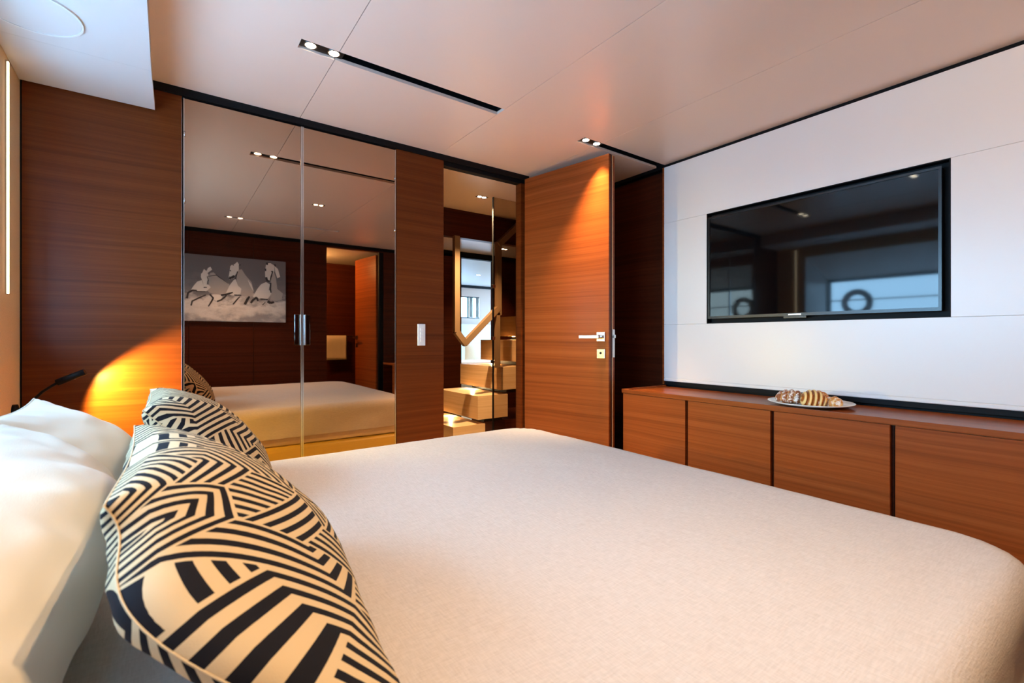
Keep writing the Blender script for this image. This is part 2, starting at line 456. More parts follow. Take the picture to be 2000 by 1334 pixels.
# television wall
wr = empty('wall_right', (2.55, 0.8, 0)); struct(wr, 'white lacquered television wall with a dark wood end')
TY0, TY1, TZ0, TZ1 = 0.478, 1.493, CAMZ+0.082, CAMZ+0.692
PB, PT, PE = 0.794, 2.081, 1.772
box('wall_backing', 2.475, 2.62, -2.0, B+0.02, 0, 2.16, 'black', wr)
def wpanel(y0, y1, z0, z1): box('panel', A, A+0.035, y0+0.0004, y1-0.0004, z0+0.0004, z1-0.0004, 'white', wr, 0.0008, 1)
wpanel(YB, PE, TZ1, PT); wpanel(TY1, PE, TZ0, TZ1); wpanel(YB, TY0, TZ0, TZ1); wpanel(YB, PE, PB+0.018, TZ0)
box('bottom_edge', A-0.003, A+0.035, YB, PE, PB, PB+0.018, 'white', wr, 0.004)
boxes('recess_lining', [(A+0.001, A+0.05, TY1-0.004, TY1, TZ0, TZ1), (A+0.001, A+0.05, TY0, TY0+0.004, TZ0, TZ1),
                        (A+0.001, A+0.05, TY0+0.004, TY1-0.004, TZ1-0.004, TZ1), (A+0.001, A+0.05, TY0+0.004, TY1-0.004, TZ0, TZ0+0.004),
                        (A+0.042, A+0.05, TY0+0.004, TY1-0.004, TZ0+0.004, TZ1-0.004)], 'black', wr)
box('wood_panel', A+0.030, A+0.05, PE+0.012, B+0.02, 0, 2.066, 'wood_dark', wr)
box('edge_trim', A-0.002, A+0.035, PE, PE+0.010, 0.775, PT, 'wood', wr)
struct(box('trim_6', A+0.012, A+0.05, YB, B, PT, ZC+0.05, 'black'))
struct(box('trim_7', A+0.006, A+0.05, YB, PE, 0.772, PB, 'black'))

# television
tv = empty('television', (A, 1.0, TZ0+0.025)); tag(tv, 'black flat screen television set in the white wall recess', 'television')
v0, v1, q0, q1 = 0.503, 1.482, CAMZ+0.108, CAMZ+0.668
box('body', A+0.004, A+0.036, v0+0.003, v1-0.003, q0+0.003, q1-0.003, 'black_gloss', tv)
boxes('bezel', [(A-0.006, A+0.004, v0, v1, q1-0.010, q1), (A-0.006, A+0.004, v0, v1, q0, q0+0.014),
                (A-0.006, A+0.004, v0, v0+0.010, q0+0.014, q1-0.010), (A-0.006, A+0.004, v1-0.010, v1, q0+0.014, q1-0.010)], 'black_gloss', tv)
box('screen', A-0.002, A+0.0035, v0+0.010, v1-0.010, q0+0.014, q1-0.010, 'screen', tv)
box('maker_badge', A-0.0075, A-0.0062, 1.005, 1.062, q0+0.004, q0+0.010, 'chrome', tv)
box('sensor_bar', A-0.004, A+0.004, 0.985, 1.085, q0-0.010, q0-0.0005, 'black_gloss', tv)

# headboard soffit
so = empty('trim_8', (-0.25, 1.0, 1.98)); struct(so, 'white dropped soffit above the pillows')
XS = -0.046; ZS = CAMZ+0.932
box('soffit_panel', XL+0.001, XS, YB+0.01, 2.088, ZS+0.006, ZS+0.03, 'soffit', so)
vs = [(XL+0.001, 2.089, ZS+0.006), (XS, 2.089, ZS+0.006), (XS+0.005, B-0.011, ZS-0.002), (XL+0.001, B-0.011, ZS-0.002)]
vs += [(x, y, ZS+0.03) for x, y, z in vs]
pydata('soffit_panel', vs, [(0,3,2,1),(4,5,6,7),(0,1,5,4),(1,2,6,5),(2,3,7,6),(3,0,4,7)], 'soffit', so)
box('soffit_side', XS-0.012, XS-0.002, YB+0.01, B-0.011, ZS+0.03, ZC-0.001, 'soffit', so)
sp = empty('ceiling_speaker', (-0.322, 1.905, ZS)); tag(sp, 'round white flush speaker in the underside of the soffit', 'speaker')
ring('ring', (-0.322, 1.905, ZS+0.001), (0,0,1), 0.114, 0.119, 0.005, 'plastic', sp)
cyl('grille', (-0.322, 1.905, ZS+0.0025), (0,0,1), 0.113, 0.003, 'soffit', sp, 48)

# ------------------------------------------------------------------ ceiling lights
def slot_light(x0, x1, y0, y1, label, watts, aim, size=84):
    xc, yc = (x0+x1)/2, (y0+y1)/2
    r = empty('ceiling_light', (xc, yc, ZC)); tag(r, label, 'ceiling light', 'recessed cabin lights')
    z0 = ZC+T
    boxes('channel', [(x0, x1, y0-0.002, y0+0.001, z0, z0+0.035), (x0, x1, y1-0.001, y1+0.002, z0, z0+0.035),
                      (x0, x0+0.002, y0+0.001, y1-0.001, z0, z0+0.035), (x1-0.002, x1, y0+0.001, y1-0.001, z0, z0+0.035),
                      (x0, x1, y0-0.002, y1+0.002, z0+0.035, z0+0.037)], 'black', r)
    box('lamp_plate', x0+0.003, x0+0.152, y0+0.004, y1-0.004, z0-0.006, z0+0.004, 'black_gloss', r)
    for k in (0.036, 0.118):
        c = (x0+k, yc, z0-0.0065)
        ring('lamp_rim', (c[0], c[1], c[2]-0.002), (0,0,1), 0.018, 0.022, 0.003, 'chrome', r, 24)
        cyl('lamp_lens', c, (0,0,1), 0.0178, 0.002, 'led', r, 24)
        spot('downlight', (c[0], c[1], c[2]-0.006), (c[0]+aim[0], c[1]+aim[1], 0), watts, size, 1.0, parent=r)
slot_light(0.381, 1.249, S1a, S1b, 'long black slot light with two lit bulbs above the far side of the bed', 14, (0.0, 0.04), 76)
slot_light(1.764, 2.436, S1a, S1b, 'short black slot light with two lit bulbs above the open door', 60, (0.0, 0.2), 68)
slot_light(0.40, 1.36, S0a, S0b, 'long black slot light above the near side of the bed, seen in the mirror', 33, (-0.05, 0.12), 112)
def twin(x, y, label, watts, z=ZC):
    r = empty('downlight_fitting', (x, y, z)); tag(r, label, 'downlight', 'recessed cabin lights')
    box('frame', x-0.045, x+0.045, y-0.022, y+0.022, z-0.003, z+0.006, 'chrome', r, 0.001)
    for k in (-0.02, 0.02):
        cyl('lamp_lens', (x+k, y, z-0.0045), (0,0,1), 0.014, 0.0015, 'led', r, 20)
    if watts: spot('downlight', (x, y, z-0.012), (x, y, 0), watts, 100, 0.7)
twin(0.96, 0.945, 'small twin downlight in the middle of the cabin ceiling, seen in the mirror', 2.5)

# vertical light strip on the headboard wall
ls = empty('wall_light_strip', (XL, 2.24, 1.2)); tag(ls, 'thin vertical glowing light strip on the cream headboard wall', 'wall light')
box('channel', XL, XL+0.004, 2.234, 2.248, 1.195, 1.965, 'chrome', ls)
box('diffuser', XL+0.004, XL+0.008, 2.237, 2.245, 1.198, 1.962, 'ledstrip', ls)

# reading lamp
rl = empty('reading_lamp', (XL, 2.33, 0.80)); tag(rl, 'black gooseneck reading lamp shining on the wood wall behind the pillows', 'reading lamp')
cyl('base', (XL, 2.33, 0.80), (1,0,0), 0.022, 0.012, 'black', rl)
tube('gooseneck', [(XL+0.01, 2.33, 0.80), (XL+0.035, 2.328, 0.815), (XL+0.075, 2.322, 0.862), (-0.312, 2.315, 0.896)], 0.0045, 'black', rl)
hd = Vector((0.075, -0.012, 0.035))
hh = cyl('head', Vector((-0.318, 2.316, 0.893)), hd, 0.0115, 0.085, 'black', rl)
lens_c = Vector((-0.252, 2.312, 0.915))
cyl('lens', (-0.272, 2.3165, 0.9100), (0.1, 0.87, -0.48), 0.006, 0.005, 'ledstrip', hh, 16)
spot('reading_beam', (-0.240, 2.300, 0.912), (0.76, 2.64, 0.32), 42.0, 132, 0.40, (1.0,0.72,0.16), 0.008)

# ------------------------------------------------------------------ sideboard
XF = 2.045; ZT = 0.770
edges = [1.770, 1.366, 0.962, 0.555, 0.150, -0.255]
names = ['leftmost low wood cabinet of the sideboard, next to the open door', 'second low wood cabinet from the open door, left of the pastry plate',
         'low wood cabinet directly under the pastry plate', 'low wood cabinet right of the pastry plate, under the television\'s right end',
         'last low wood cabinet, at the photo\'s right edge beyond the bed']
for i in range(5):
    y1, y0 = edges[i], edges[i+1]
    c = empty('sideboard_cabinet', (XF+0.19, (y0+y1)/2, 0)); tag(c, names[i], 'cabinet', 'sideboard cabinets under the television')
    boxes('body', [(XF+0.022, A+0.004, y0+0.001, y0+0.016, 0.06, ZT-0.024), (XF+0.022, A+0.004, y1-0.016, y1-0.001, 0.06, ZT-0.024),
                   (XF+0.022, A+0.004, y0+0.016, y1-0.016, 0.06, 0.08), (XF+0.026, XF+0.03, y0+0.016, y1-0.016, 0.08, ZT-0.024)], 'wood_dark', c)
    box('plinth', XF+0.05, A, y0+0.001, y1-0.001, 0, 0.06, 'black', c)
    box('door', XF, XF+0.020, y0+0.0075, y1-0.0075, 0.065, ZT-0.024, 'wood', c, 0.0012)
tp = empty('worktop', (XF+0.19, 0.62, ZT-0.024)); tag(tp, 'long teak sideboard top with raised lip below the television', 'worktop')
box('board', XF+0.002, A+0.004, YB, 1.770, ZT-0.023, ZT-0.008, 'wood_y', tp)
box('front_lip', XF-0.002, XF+0.012, YB, 1.772, ZT-0.021, ZT, 'wood_y', tp, 0.002)
box('end_lip', XF+0.012, A+0.002, 1.756, 1.772, ZT-0.021, ZT, 'wood_y', tp, 0.002)
ZB = ZT-0.008

# plate with pastries
PX, PY = 2.215, 0.885
prof = [(0.0,0.004),(0.075,0.004),(0.085,0.006),(0.125,0.013),(0.158,0.020),(0.160,0.018),(0.128,0.009),(0.086,0.001),(0.08,0.0),(0.0,0.0)]
vs, fs, n = [], [], 56
for r, z in prof:
    for i in range(n):
        t = 2*math.pi*i/n; vs.append((PX+r*math.cos(t), PY+r*math.sin(t), ZB+0.0005+z))
for k in range(len(prof)-1):
    for i in range(n): fs.append((k*n+i, k*n+(i+1) % n, (k+1)*n+(i+1) % n, (k+1)*n+i))
tag(pydata('plate', vs, fs, 'porcelain', None, True), 'round white plate of pastries on the sideboard', 'plate')
def croissant(label, c, length, rad, bend, turns, yaw, material, ridge=0.16, lift=0.0, twist=1.2):
    vs, fs, uvs = [], [], []; NS, NR = 72, 20
    cy, sy = math.cos(yaw), math.sin(yaw)
    for i in range(NS+1):
        s = i/NS; q = 2*s-1
        x = q*length/2; y = bend*q*q*length*0.5
        env = max(0.0, 1-abs(q)**2.2)**0.6*0.92+0.08
        for k in range(NR):
            t = 2*math.pi*k/NR
            ph = (s*turns + twist*math.sin(t)*0.12) % 1.0
            rr = rad*env*(1-ridge+ridge*2*(abs(math.sin(ph*math.pi)))**0.7)
            px, py, pz = x, y+rr*math.cos(t), rr*0.92*math.sin(t)
            pz = max(pz, -rad*0.55)
            vs.append((c[0]+px*cy-py*sy, c[1]+px*sy+py*cy, c[2]+rad*0.55+lift+pz))
            uvs.append((abs(math.sin(ph*math.pi)), t/6.283))
    for i in range(NS):
        for k in range(NR): fs.append((i*NR+k, i*NR+(k+1) % NR, (i+1)*NR+(k+1) % NR, (i+1)*NR+k))
    fs.append(tuple(range(NR-1, -1, -1))); fs.append(tuple(NS*NR+k for k in range(NR)))
    o = pydata('pastry', vs, fs, material, None, True, uvs)
    return tag(o, label, 'pastry', 'pastries on the plate')
zp = ZB+0.0080
SUG = srgb(246,238,232)
croissant('sugar-dusted brown croissant at the left of the plate', (PX-0.005, PY+0.074, zp), 0.120, 0.036, 0.2, 5, math.radians(112), pastry('sugared_crust', srgb(150,86,44), srgb(206,158,100), SUG, 0.40))
croissant('golden pastry in the middle behind the striped one', (PX+0.062, PY-0.005, zp), 0.110, 0.034, 0.2, 5, math.radians(75), pastry('golden_crust', srgb(196,120,40), srgb(232,186,104), SUG, 0.2))
croissant('ridged shell pastry with dark and cream stripes on the plate', (PX-0.028, PY-0.020, zp), 0.095, 0.040, 0.35, 5, math.radians(128), pastry('striped_crust', srgb(248,212,140), srgb(168,92,24), SUG, 0.0, 0.55, 0.9), 0.2, 0.0, 3.2)
croissant('small sugared pastry slice at the right of the plate', (PX+0.005, PY-0.088, zp), 0.070, 0.026, 0.1, 3, math.radians(75), pastry('pale_sugared_crust', srgb(206,140,72), srgb(240,206,150), SUG, 0.35))
# ------------------------------------------------------------------ bed
BX0, BX1, BY0, BY1, BZ = -0.40, 1.392, 0.130, 1.792, 0.640
bed = empty('bed', (0.5, 0.96, 0)); tag(bed, 'double bed base with smooth ochre sides under the cream bedspread', 'bed')
box('base', BX0, BX1-0.035, BY0+0.035, BY1-0.035, 0.06, 0.40, 'base', bed, 0.03, 4)
box('plinth', BX0, BX1-0.10, BY0+0.10, BY1-0.10, 0.0, 0.06, 'black', bed)
box('mattress', BX0, BX1-0.03, BY0+0.03, BY1-0.03, 0.40, BZ-0.012, 'cotton', bed, 0.05, 4)
def spread():
    """a flat cloth folded down over the rounded mattress edge"""
    cx, cy = (BX0+BX1)/2, (BY0+BY1)/2; er = 0.045; drop = 0.180
    hx, hy, R = (BX1-BX0)/2-er, (BY1-BY0)/2-er, 0.10
    dm = er*math.pi/2+drop-er
    def axis(h):
        n = int(2*h/0.022); e = 12
        return [-h-dm+dm*i/e for i in range(e)]+[-h+2*h*i/n for i in range(n+1)]+[h+dm*(i+1)/e for i in range(e)]
    ax, ay = axis(hx), axis(hy)
    vs, fs = [], []
    for y in ay:
        for x in ax:
            c = Vector((max(-hx+R, min(hx-R, x)), max(-hy+R, min(hy-R, y)))); v = Vector((x, y))-c; L = v.length
            d = L-R; n = v/L if L > 1e-6 else Vector((0, 0))
            zt = BZ+0.003*mn.noise(Vector((x*3, y*3, 0.3)))+0.0012*mn.noise(Vector((x*13, y*13, 2.0)))
            if d <= 0: vs.append((cx+x, cy+y, zt)); continue
            d = min(d, dm); b = c+n*R; a = min(d/er, math.pi/2); down = max(0, d-er*math.pi/2)
            t = down/(drop-er)
            w = er*math.sin(a)+t*(0.004+0.005*math.sin((x*9+y*11)*1.7)+0.012*mn.noise(Vector((x*5, y*5, down*6))))
            vs.append((cx+b.x+n.x*w, cy+b.y+n.y*w, zt-er*(1-math.cos(a))-down))
    m = len(ax)
    for j in range(len(ay)-1):
        for i in range(m-1): fs.append((j*m+i, j*m+i+1, (j+1)*m+i+1, (j+1)*m+i))
    return vs, fs
vs, fs = spread()
bs = pydata('bedspread', vs, fs, 'linen', None, True)
tag(bs, 'cream linen bedspread draped smoothly over the whole bed', 'bedspread')

def pillow(name, width, height, thick, corner=0.06, wr=0.0, seed=0, N=44, p=0.5, back=None):
    """returns local verts (x = across, y = up, z = out of the front), faces, uvs"""
    vs, fs, uvs = [], [], []
    for side in (1, -1):
        base = len(vs)
        for j in range(N+1):
            v = -1+2*j/N
            v = math.copysign(abs(v)**0.85, v)
            for i in range(N+1):
                u = -1+2*i/N
                u = math.copysign(abs(u)**0.85, u)
                x = u*width/2*(1-corner*(1-v*v)); y = v*height/2*(1-corner*(1-u*u))
                e = max(0.0, (1-u**2)*(1-v**2))
                t = (thick if side > 0 or back is None else back)/2*(e**p)*(1-0.12*(u*u+v*v)*0.5)*(1-0.42*v*(1 if back and back < thick*0.6 else 0))
                edge = max(abs(u), abs(v))
                wv = wr*(mn.noise(Vector((x*9+seed, y*9, seed*1.7)))*0.7 + mn.noise(Vector((x*22, y*22+seed, 3.1)))*0.3)*(e**0.35)
                pucker = wr*0.5*math.sin((u+v*0.7)*22+seed)*(edge**8)*(e**0.2)
                vs.append(Vector((x, y, side*t + wv + side*pucker)))
                uvs.append((x+seed*0.37, y+seed*0.21+(2.0 if side < 0 else 0)))
        for j in range(N):
            for i in range(N):
                a = base+j*(N+1)+i; q = (a, a+1, a+N+2, a+N+1)
                fs.append(q if side > 0 else q[::-1])
    return vs, fs, uvs
def place(vs, c, right, up, bow=None):
    r = Vector(right).normalized(); u = Vector(up).normalized(); u = (u-r*u.dot(r)).normalized(); f = r.cross(u)
    out = []
    for v in vs:
        q = Vector(c)+r*v.x+u*v.y+f*v.z
        if bow:
            q += Vector(bow[0])*max(0.0, -v.x/bow[1])**1.6*max(0.0, 1-(v.y/bow[2])**2)*(1-0.6*v.y/bow[2])
        if q.z < BZ+0.002: q.z = BZ+0.002+(q.z-BZ)*0.03
        if q.x < XL+0.01: q.x = XL+0.01
        out.append(q)
    return out
def cushion(label, c, width, height, thick, up, right, m, cat, name, group, seed, wr, corner, p=0.5, piping=False, back=None, bow=None, flare=0.0):
    vs, fs, uvs = pillow(name, width, height, thick, corner, wr, seed, 48, p, back)
    if flare:
        for i, v in enumerate(vs):
            if v.x < 0:
                dx = v.x*0.5*flare*(0.5-v.y/height)**2
                v.x += dx; uvs[i] = (uvs[i][0]+dx, uvs[i][1])
    pv = place(vs, c, right, up, (bow, width/2, height/2) if bow else None)
    root = empty(name, (c[0], c[1], BZ)); tag(root, label, cat, group)
    o = pydata('cover', pv, fs, m, root, True, uvs)
    sub = o.modifiers.new('weld', 'WELD'); sub.merge_threshold = 0.0004
    N = 48
    rim = [pv[i] for i in range(N+1)]+[pv[j*(N+1)+N] for j in range(1, N+1)]+[pv[N*(N+1)+i] for i in range(N-1, -1, -1)]+[pv[j*(N+1)] for j in range(N-1, 0, -1)]
    tube('seam', rim+[rim[0]], 0.0022 if m == 'cotton' else 0.0010, m if not piping else piping, root, 6)
    return root
# white sleeping pillows, leaning on the headboard
def lean(top, bottom):
    """centre height pair and slant length from the top and bottom edge lines, both (x, z)"""
    return ((top[0]+bottom[0])/2, (top[1]+bottom[1])/2), math.hypot(top[0]-bottom[0], top[1]-bottom[1]), (top[0]-bottom[0], 0, top[1]-bottom[1])
def leaning(label, top, bottom, y0, y1, front, back, m, cat, name, group, seed, wr, corner, p, bow=None, flare=0.0):
    c, h, up = lean(top, bottom)
    return cushion(label, (c[0], (y0+y1)/2, c[1]), y1-y0, h, front*2, up, (0, 1, 0), m, cat, name, group, seed, wr, corner, p, m, back*2, bow, flare)
WP = 'white pillows against the headboard'; MP = 'maze patterned cushions'
leaning('white sleeping pillow farther from the camera, beside the reading lamp', (-0.272, 0.898), (-0.12, 0.66), 1.29, 1.672, 0.110, 0.05, 'cotton', 'pillow', 'sleeping_pillow', WP, 3.0, 0.016, 0.07, 0.42)
leaning('white sleeping pillow nearer the camera, at the left edge of the photo', (-0.272, 0.886), (-0.13, 0.65), 0.50, 1.42, 0.115, 0.05, 'cotton', 'pillow', 'sleeping_pillow', WP, 7.0, 0.022, 0.06, 0.40)
leaning('black and cream maze-patterned cushion farther from the camera', (-0.040, 0.905), (0.215, 0.645), 1.20, 1.71, 0.090, 0.060, 'dazzle', 'cushion', 'patterned_cushion', MP, 1.0, 0.006, 0.05, 0.40, (-0.05, -0.03, 0.05))
leaning('black and cream maze-patterned cushion nearest the camera', (-0.045, 0.903), (0.220, 0.645), 0.545, 1.02, 0.085, 0.060, 'dazzle', 'cushion', 'patterned_cushion', MP, 2.0, 0.006, 0.05, 0.40, (-0.105, -0.02, 0.07), 1.2)

# ------------------------------------------------------------------ picture and bathroom things seen in the mirror
CX0, CX1, CZ0, CZ1 = -0.10, 0.990, CAMZ+0.165, CAMZ+0.792
pic = empty('picture', (0.45, YB, CZ0)); tag(pic, 'unframed grey canvas print of three running white horses on the wood wall', 'picture')
cm = mat('printed_canvas', srgb(150,150,156), 0.8, spec=0.15); t = NT(cm)
tc = t.add('ShaderNodeTexCoord'); sx = t.add('ShaderNodeSeparateXYZ'); t.link(tc.outputs['Object'], sx.inputs[0])
cl = t.noise(t.mapping(tc.outputs['Object'], (1, 1, 1.6)), 6, 6, 0.62)
hgt = t.math('MULTIPLY', sx.outputs[2], 1.9)
f = t.math('SUBTRACT', t.math('ADD', cl, 0.30), hgt)
t.link(t.ramp(f, [(0.0, srgb(122,121,127)), (0.28, srgb(140,139,143)), (0.45, srgb(226,224,222)), (0.62, srgb(206,204,204)), (0.8, srgb(150,150,156))]), t.b.inputs['Base Color'])
M['canvas'] = cm
box('canvas', CX0, CX1, YB, YB+0.035, CZ0, CZ1, 'canvas', pic)
M['h_light'] = mat('print_white', srgb(236,234,231), 0.8, spec=0.1); M['h_mid'] = mat('print_grey', srgb(186,182,180), 0.8, spec=0.1); M['h_dark'] = mat('print_charcoal', srgb(72,69,70), 0.8, spec=0.1)
def uvp(x, y):
    u = (x-135)/1325.0; top = 90+115*u; v = (1000-y)/(1000-top)
    return 0.127+u*0.863, CZ0+v*(CZ1-CZ0)
def horse(polys, strokes):
    vs, fs, mi = [], [], []
    lay = 0.0
    for pts, m in polys:
        lay += 0.00035; b = len(vs)
        for x, y in pts:
            X, Zc = uvp(x, y); vs.append((X, YB+0.0352+lay, Zc))
        fs.append(tuple(range(b, b+len(pts)))); mi.append(m)
    for pts, w, m in strokes:
        lay += 0.0002
        q = [Vector(uvp(x, y)) for x, y in pts]
        for i in range(len(q)-1):
            d = (q[i+1]-q[i]).normalized(); nn = Vector((-d.y, d.x))*w*0.5
            w2 = 0.7 if i == len(q)-2 else 1.0; b = len(vs)
            for c, s in ((q[i], 1), (q[i+1]+d*0.003, w2), (q[i+1]+d*0.003, -w2), (q[i], -1)):
                e = c+nn*s; vs.append((e.x, YB+0.0352+lay, e.y))
            fs.append((b, b+1, b+2, b+3)); mi.append(m)
    pydata('printed_horse', vs, fs, ['h_light', 'h_mid', 'h_dark'], pic, False, None, mi)
horse([([(420,400),(450,350),(490,345),(560,420),(640,460),(690,500),(680,580),(640,630),(520,645),(440,620),(400,580),(430,520)],1),
       ([(215,580),(250,520),(290,470),(345,450),(365,530),(420,505),(455,545),(400,600),(300,600),(250,590)],0),
       ([(335,365),(350,350),(375,345),(400,350),(425,370),(425,420),(408,470),(402,545),(368,550),(355,470),(332,410)],0),
       ([(350,350),(370,300),(400,330),(420,285),(450,270),(470,310),(430,340),(410,360)],0),
       ([(470,640),(540,640),(600,650),(590,710),(540,740),(480,700)],0)],
      [([(420,400),(520,380),(670,490)],0.006,2),([(165,700),(178,625),(230,590),(280,590)],0.016,2),([(215,795),(228,735),(300,695),(390,650)],0.013,2),([(390,605),(280,605)],0.007,2),
       ([(440,640),(485,690),(460,740),(425,800)],0.014,2),([(365,548),(402,548)],0.010,2),([(410,400),(425,460)],0.007,2)])
horse([([(800,310),(850,300),(900,380),(980,470),(1010,580),(990,660),(860,665),(800,600),(780,420)],1),
       ([(770,430),(800,520),(845,560),(835,625),(760,655),(640,630),(690,520),(740,450)],0),
       ([(930,440),(980,500),(1010,600),(985,560),(950,500)],0),
       ([(700,260),(730,235),(760,232),(810,255),(812,300),(790,350),(760,380),(735,430),(690,440),(680,400),(692,330)],0),
       ([(760,232),(790,200),(815,240),(800,270)],0)],
      [([(685,415),(710,420),(750,390)],0.026,2),([(826,235),(824,250)],0.012,2),([(735,235),(738,248)],0.010,2),([(700,315),(705,325)],0.010,2),([(795,330),(775,400),(770,430)],0.010,2),
       ([(580,650),(640,640),(690,625),(730,612)],0.017,2),([(530,735),(580,715),(625,680),(650,650)],0.015,2),([(735,770),(780,715),(820,670)],0.012,2),([(750,645),(840,650)],0.012,2),([(890,770),(925,700),(950,665)],0.022,2)])
horse([([(1290,330),(1320,420),(1340,560),(1420,620),(1400,700),(1330,720),(1240,705),(1262,615),(1230,540),(1255,420)],1),
       ([(1180,470),(1235,500),(1220,570),(1262,610),(1205,690),(1090,690),(1000,665),(1060,560),(1110,500)],0),
       ([(1180,240),(1210,222),(1245,220),(1300,255),(1298,330),(1255,400),(1235,445),(1195,455),(1170,425),(1165,320)],0),
       ([(1300,255),(1350,300),(1380,400),(1340,420),(1310,340)],0)],
      [([(1194,212),(1196,240)],0.020,2),([(1172,292),(1174,320)],0.016,2),([(1305,235),(1308,262)],0.014,2),([(1180,405),(1195,450),(1225,460)],0.020,2),([(1250,330),(1275,330),(1250,400),(1240,440)],0.012,2),
       ([(1245,480),(1240,560),(1250,610)],0.014,2),([(970,750),(1000,710),(1050,675),(1068,720)],0.020,2),([(1100,695),(1200,700)],0.014,2),([(1200,725),(1240,745),(1290,735)],0.026,2),([(1130,775),(1170,735)],0.008,2)])

# towel on its rail
tr = empty('towel_rail', (1.9, -1.86, 1.07)); tag(tr, 'chrome towel rail on the bathroom wall seen in the mirror', 'towel rail')
tube('bar', [(1.60, -1.835, 1.078), (2.10, -1.835, 1.078)], 0.006, 'chrome', tr)
for x in (1.60, 2.10): cyl('bracket', (x, -1.90, 1.078), (0, 1, 0), 0.008, 0.07, 'chrome', tr, 12)
vs, fs = [], []
n = 17
prof = [(-1.846, 0.80)] + [(-1.846-0.0, 0.80+0.275*k/6) for k in range(1, 6)] + [(-1.846, 1.082), (-1.835, 1.0885), (-1.824, 1.082)] + [(-1.822+0.004*math.sin(k), 1.082-0.325*k/8) for k in range(1, 9)]
for y, z in prof:
    for i in range(n):
        x = 1.735+0.275*i/(n-1)
        vs.append((x, y+0.004*math.sin(i*1.3)*(1.09-z)*3+(0.008 if i < 5 and z < 1.07 and y > -1.83 else 0), z))
for k in range(len(prof)-1):
    for i in range(n-1): fs.append((k*n+i, k*n+i+1, (k+1)*n+i+1, (k+1)*n+i))
tw = pydata('towel', vs, fs, 'towel', None, True)
md = tw.modifiers.new('thickness', 'SOLIDIFY'); md.thickness = 0.006; md.offset = 0
tag(tw, 'cream folded towel hanging on the bathroom rail, seen in the mirror', 'towel')
bl = empty('added_globe_lamp', (1.25, -1.25, 2.085)); tag(bl, 'unseen globe lamp added to light the bathroom ceiling warmly', 'ceiling light')  # unseen lamp, its globe form invented to throw warm light on the ceiling
cyl('rose', (1.25, -1.25, 2.075), (0,0,1), 0.05, 0.0095, 'chrome', bl)
cyl('rod', (1.25, -1.25, 2.03), (0,0,1), 0.006, 0.046, 'chrome', bl, 10)
M['globe'] = mat('opal_globe', (1,1,1,1), 0.4, emit=(1.0,0.60,0.22,1), estr=300)
bm = bmesh.new(); bmesh.ops.create_uvsphere(bm, u_segments=20, v_segments=12, radius=0.06)
bmesh.ops.translate(bm, verts=bm.verts[:], vec=(1.25, -1.25, 1.972)); finish('globe', bm, 'globe', bl, True)

# ------------------------------------------------------------------ corridor, stairs and the cabin beyond
struct(box('wall_corridor_left', 1.20, 1.26, B+0.051, 5.0, 0, 2.16, 'wood_dark'))
struct(box('ceiling_corridor', 1.26, 6.6, B+0.14, 5.0, ZC, ZC+0.02, 'ceil'))
struct(box('wall_corridor_right', 3.9, 3.96, B+0.1, 5.0, 0, 2.16, 'wood_dark'))
struct(box('wall_corridor_near', 2.501, 3.9, B+0.061, B+0.12, 0, 2.16, 'wood_dark'))
struct(box('trim_9', 1.26, 3.9, 3.38, 3.44, CAMZ+0.825, ZC, 'wood_dark'), 'dark wood lintel over the stairs')
OX0, OX1 = 2.88, 3.345
struct(boxes('wall_corridor_far', [(1.20, OX0, 5.0, 5.06, 0, 2.06), (OX1, 6.6, 5.0, 5.06, 0, 2.06)], 'wood_dark'))
struct(box('trim_10', 1.20, 6.6, 5.0, 5.07, 2.03, 2.16, 'black'))
twin(1.885, 2.97, 'small twin downlight in the corridor ceiling beyond the doorway', 170)
twin(3.20, 4.55, 'small downlight in the corridor ceiling beyond the stairs', 40)
ZSTEP = [0.325, 0.562, 0.799, 1.036, 1.273]
XSTEP = [1.881, 2.118, 2.355, 2.592, 2.829]
ordn = ['lowest', 'second', 'third', 'fourth', 'highest visible']
for i in range(5):
    s = empty('stair_step', (XSTEP[i]+0.16, 3.76, ZSTEP[i]-0.2)); tag(s, ordn[i]+' floating pale oak stair step from the floor, seen through the doorway', 'step', 'floating stair steps')
    box('block', XSTEP[i], XSTEP[i]+0.31, 3.40, 4.11, ZSTEP[i]-0.20, ZSTEP[i], 'step', s, 0.0015)
    box('spacer', XSTEP[i]+0.10, XSTEP[i]+0.29, 3.46, 4.05, ZSTEP[i]-0.236, ZSTEP[i]-0.2005, 'black', s)
    cyl('step_light', (XSTEP[i]+0.05, 3.93, ZSTEP[i]-0.2055), (0,0,1), 0.014, 0.005, 'led', s, 12)
    if i: point('step_glow', (XSTEP[i]+0.03, 3.93, ZSTEP[i]-0.212), 2.4, (1.0,0.72,0.36), 0.008)
struct(box('trim_11', 2.45, 3.9, 3.47, 4.05, 0, 0.32, 'wood_dark'), 'dark support below the stairs')
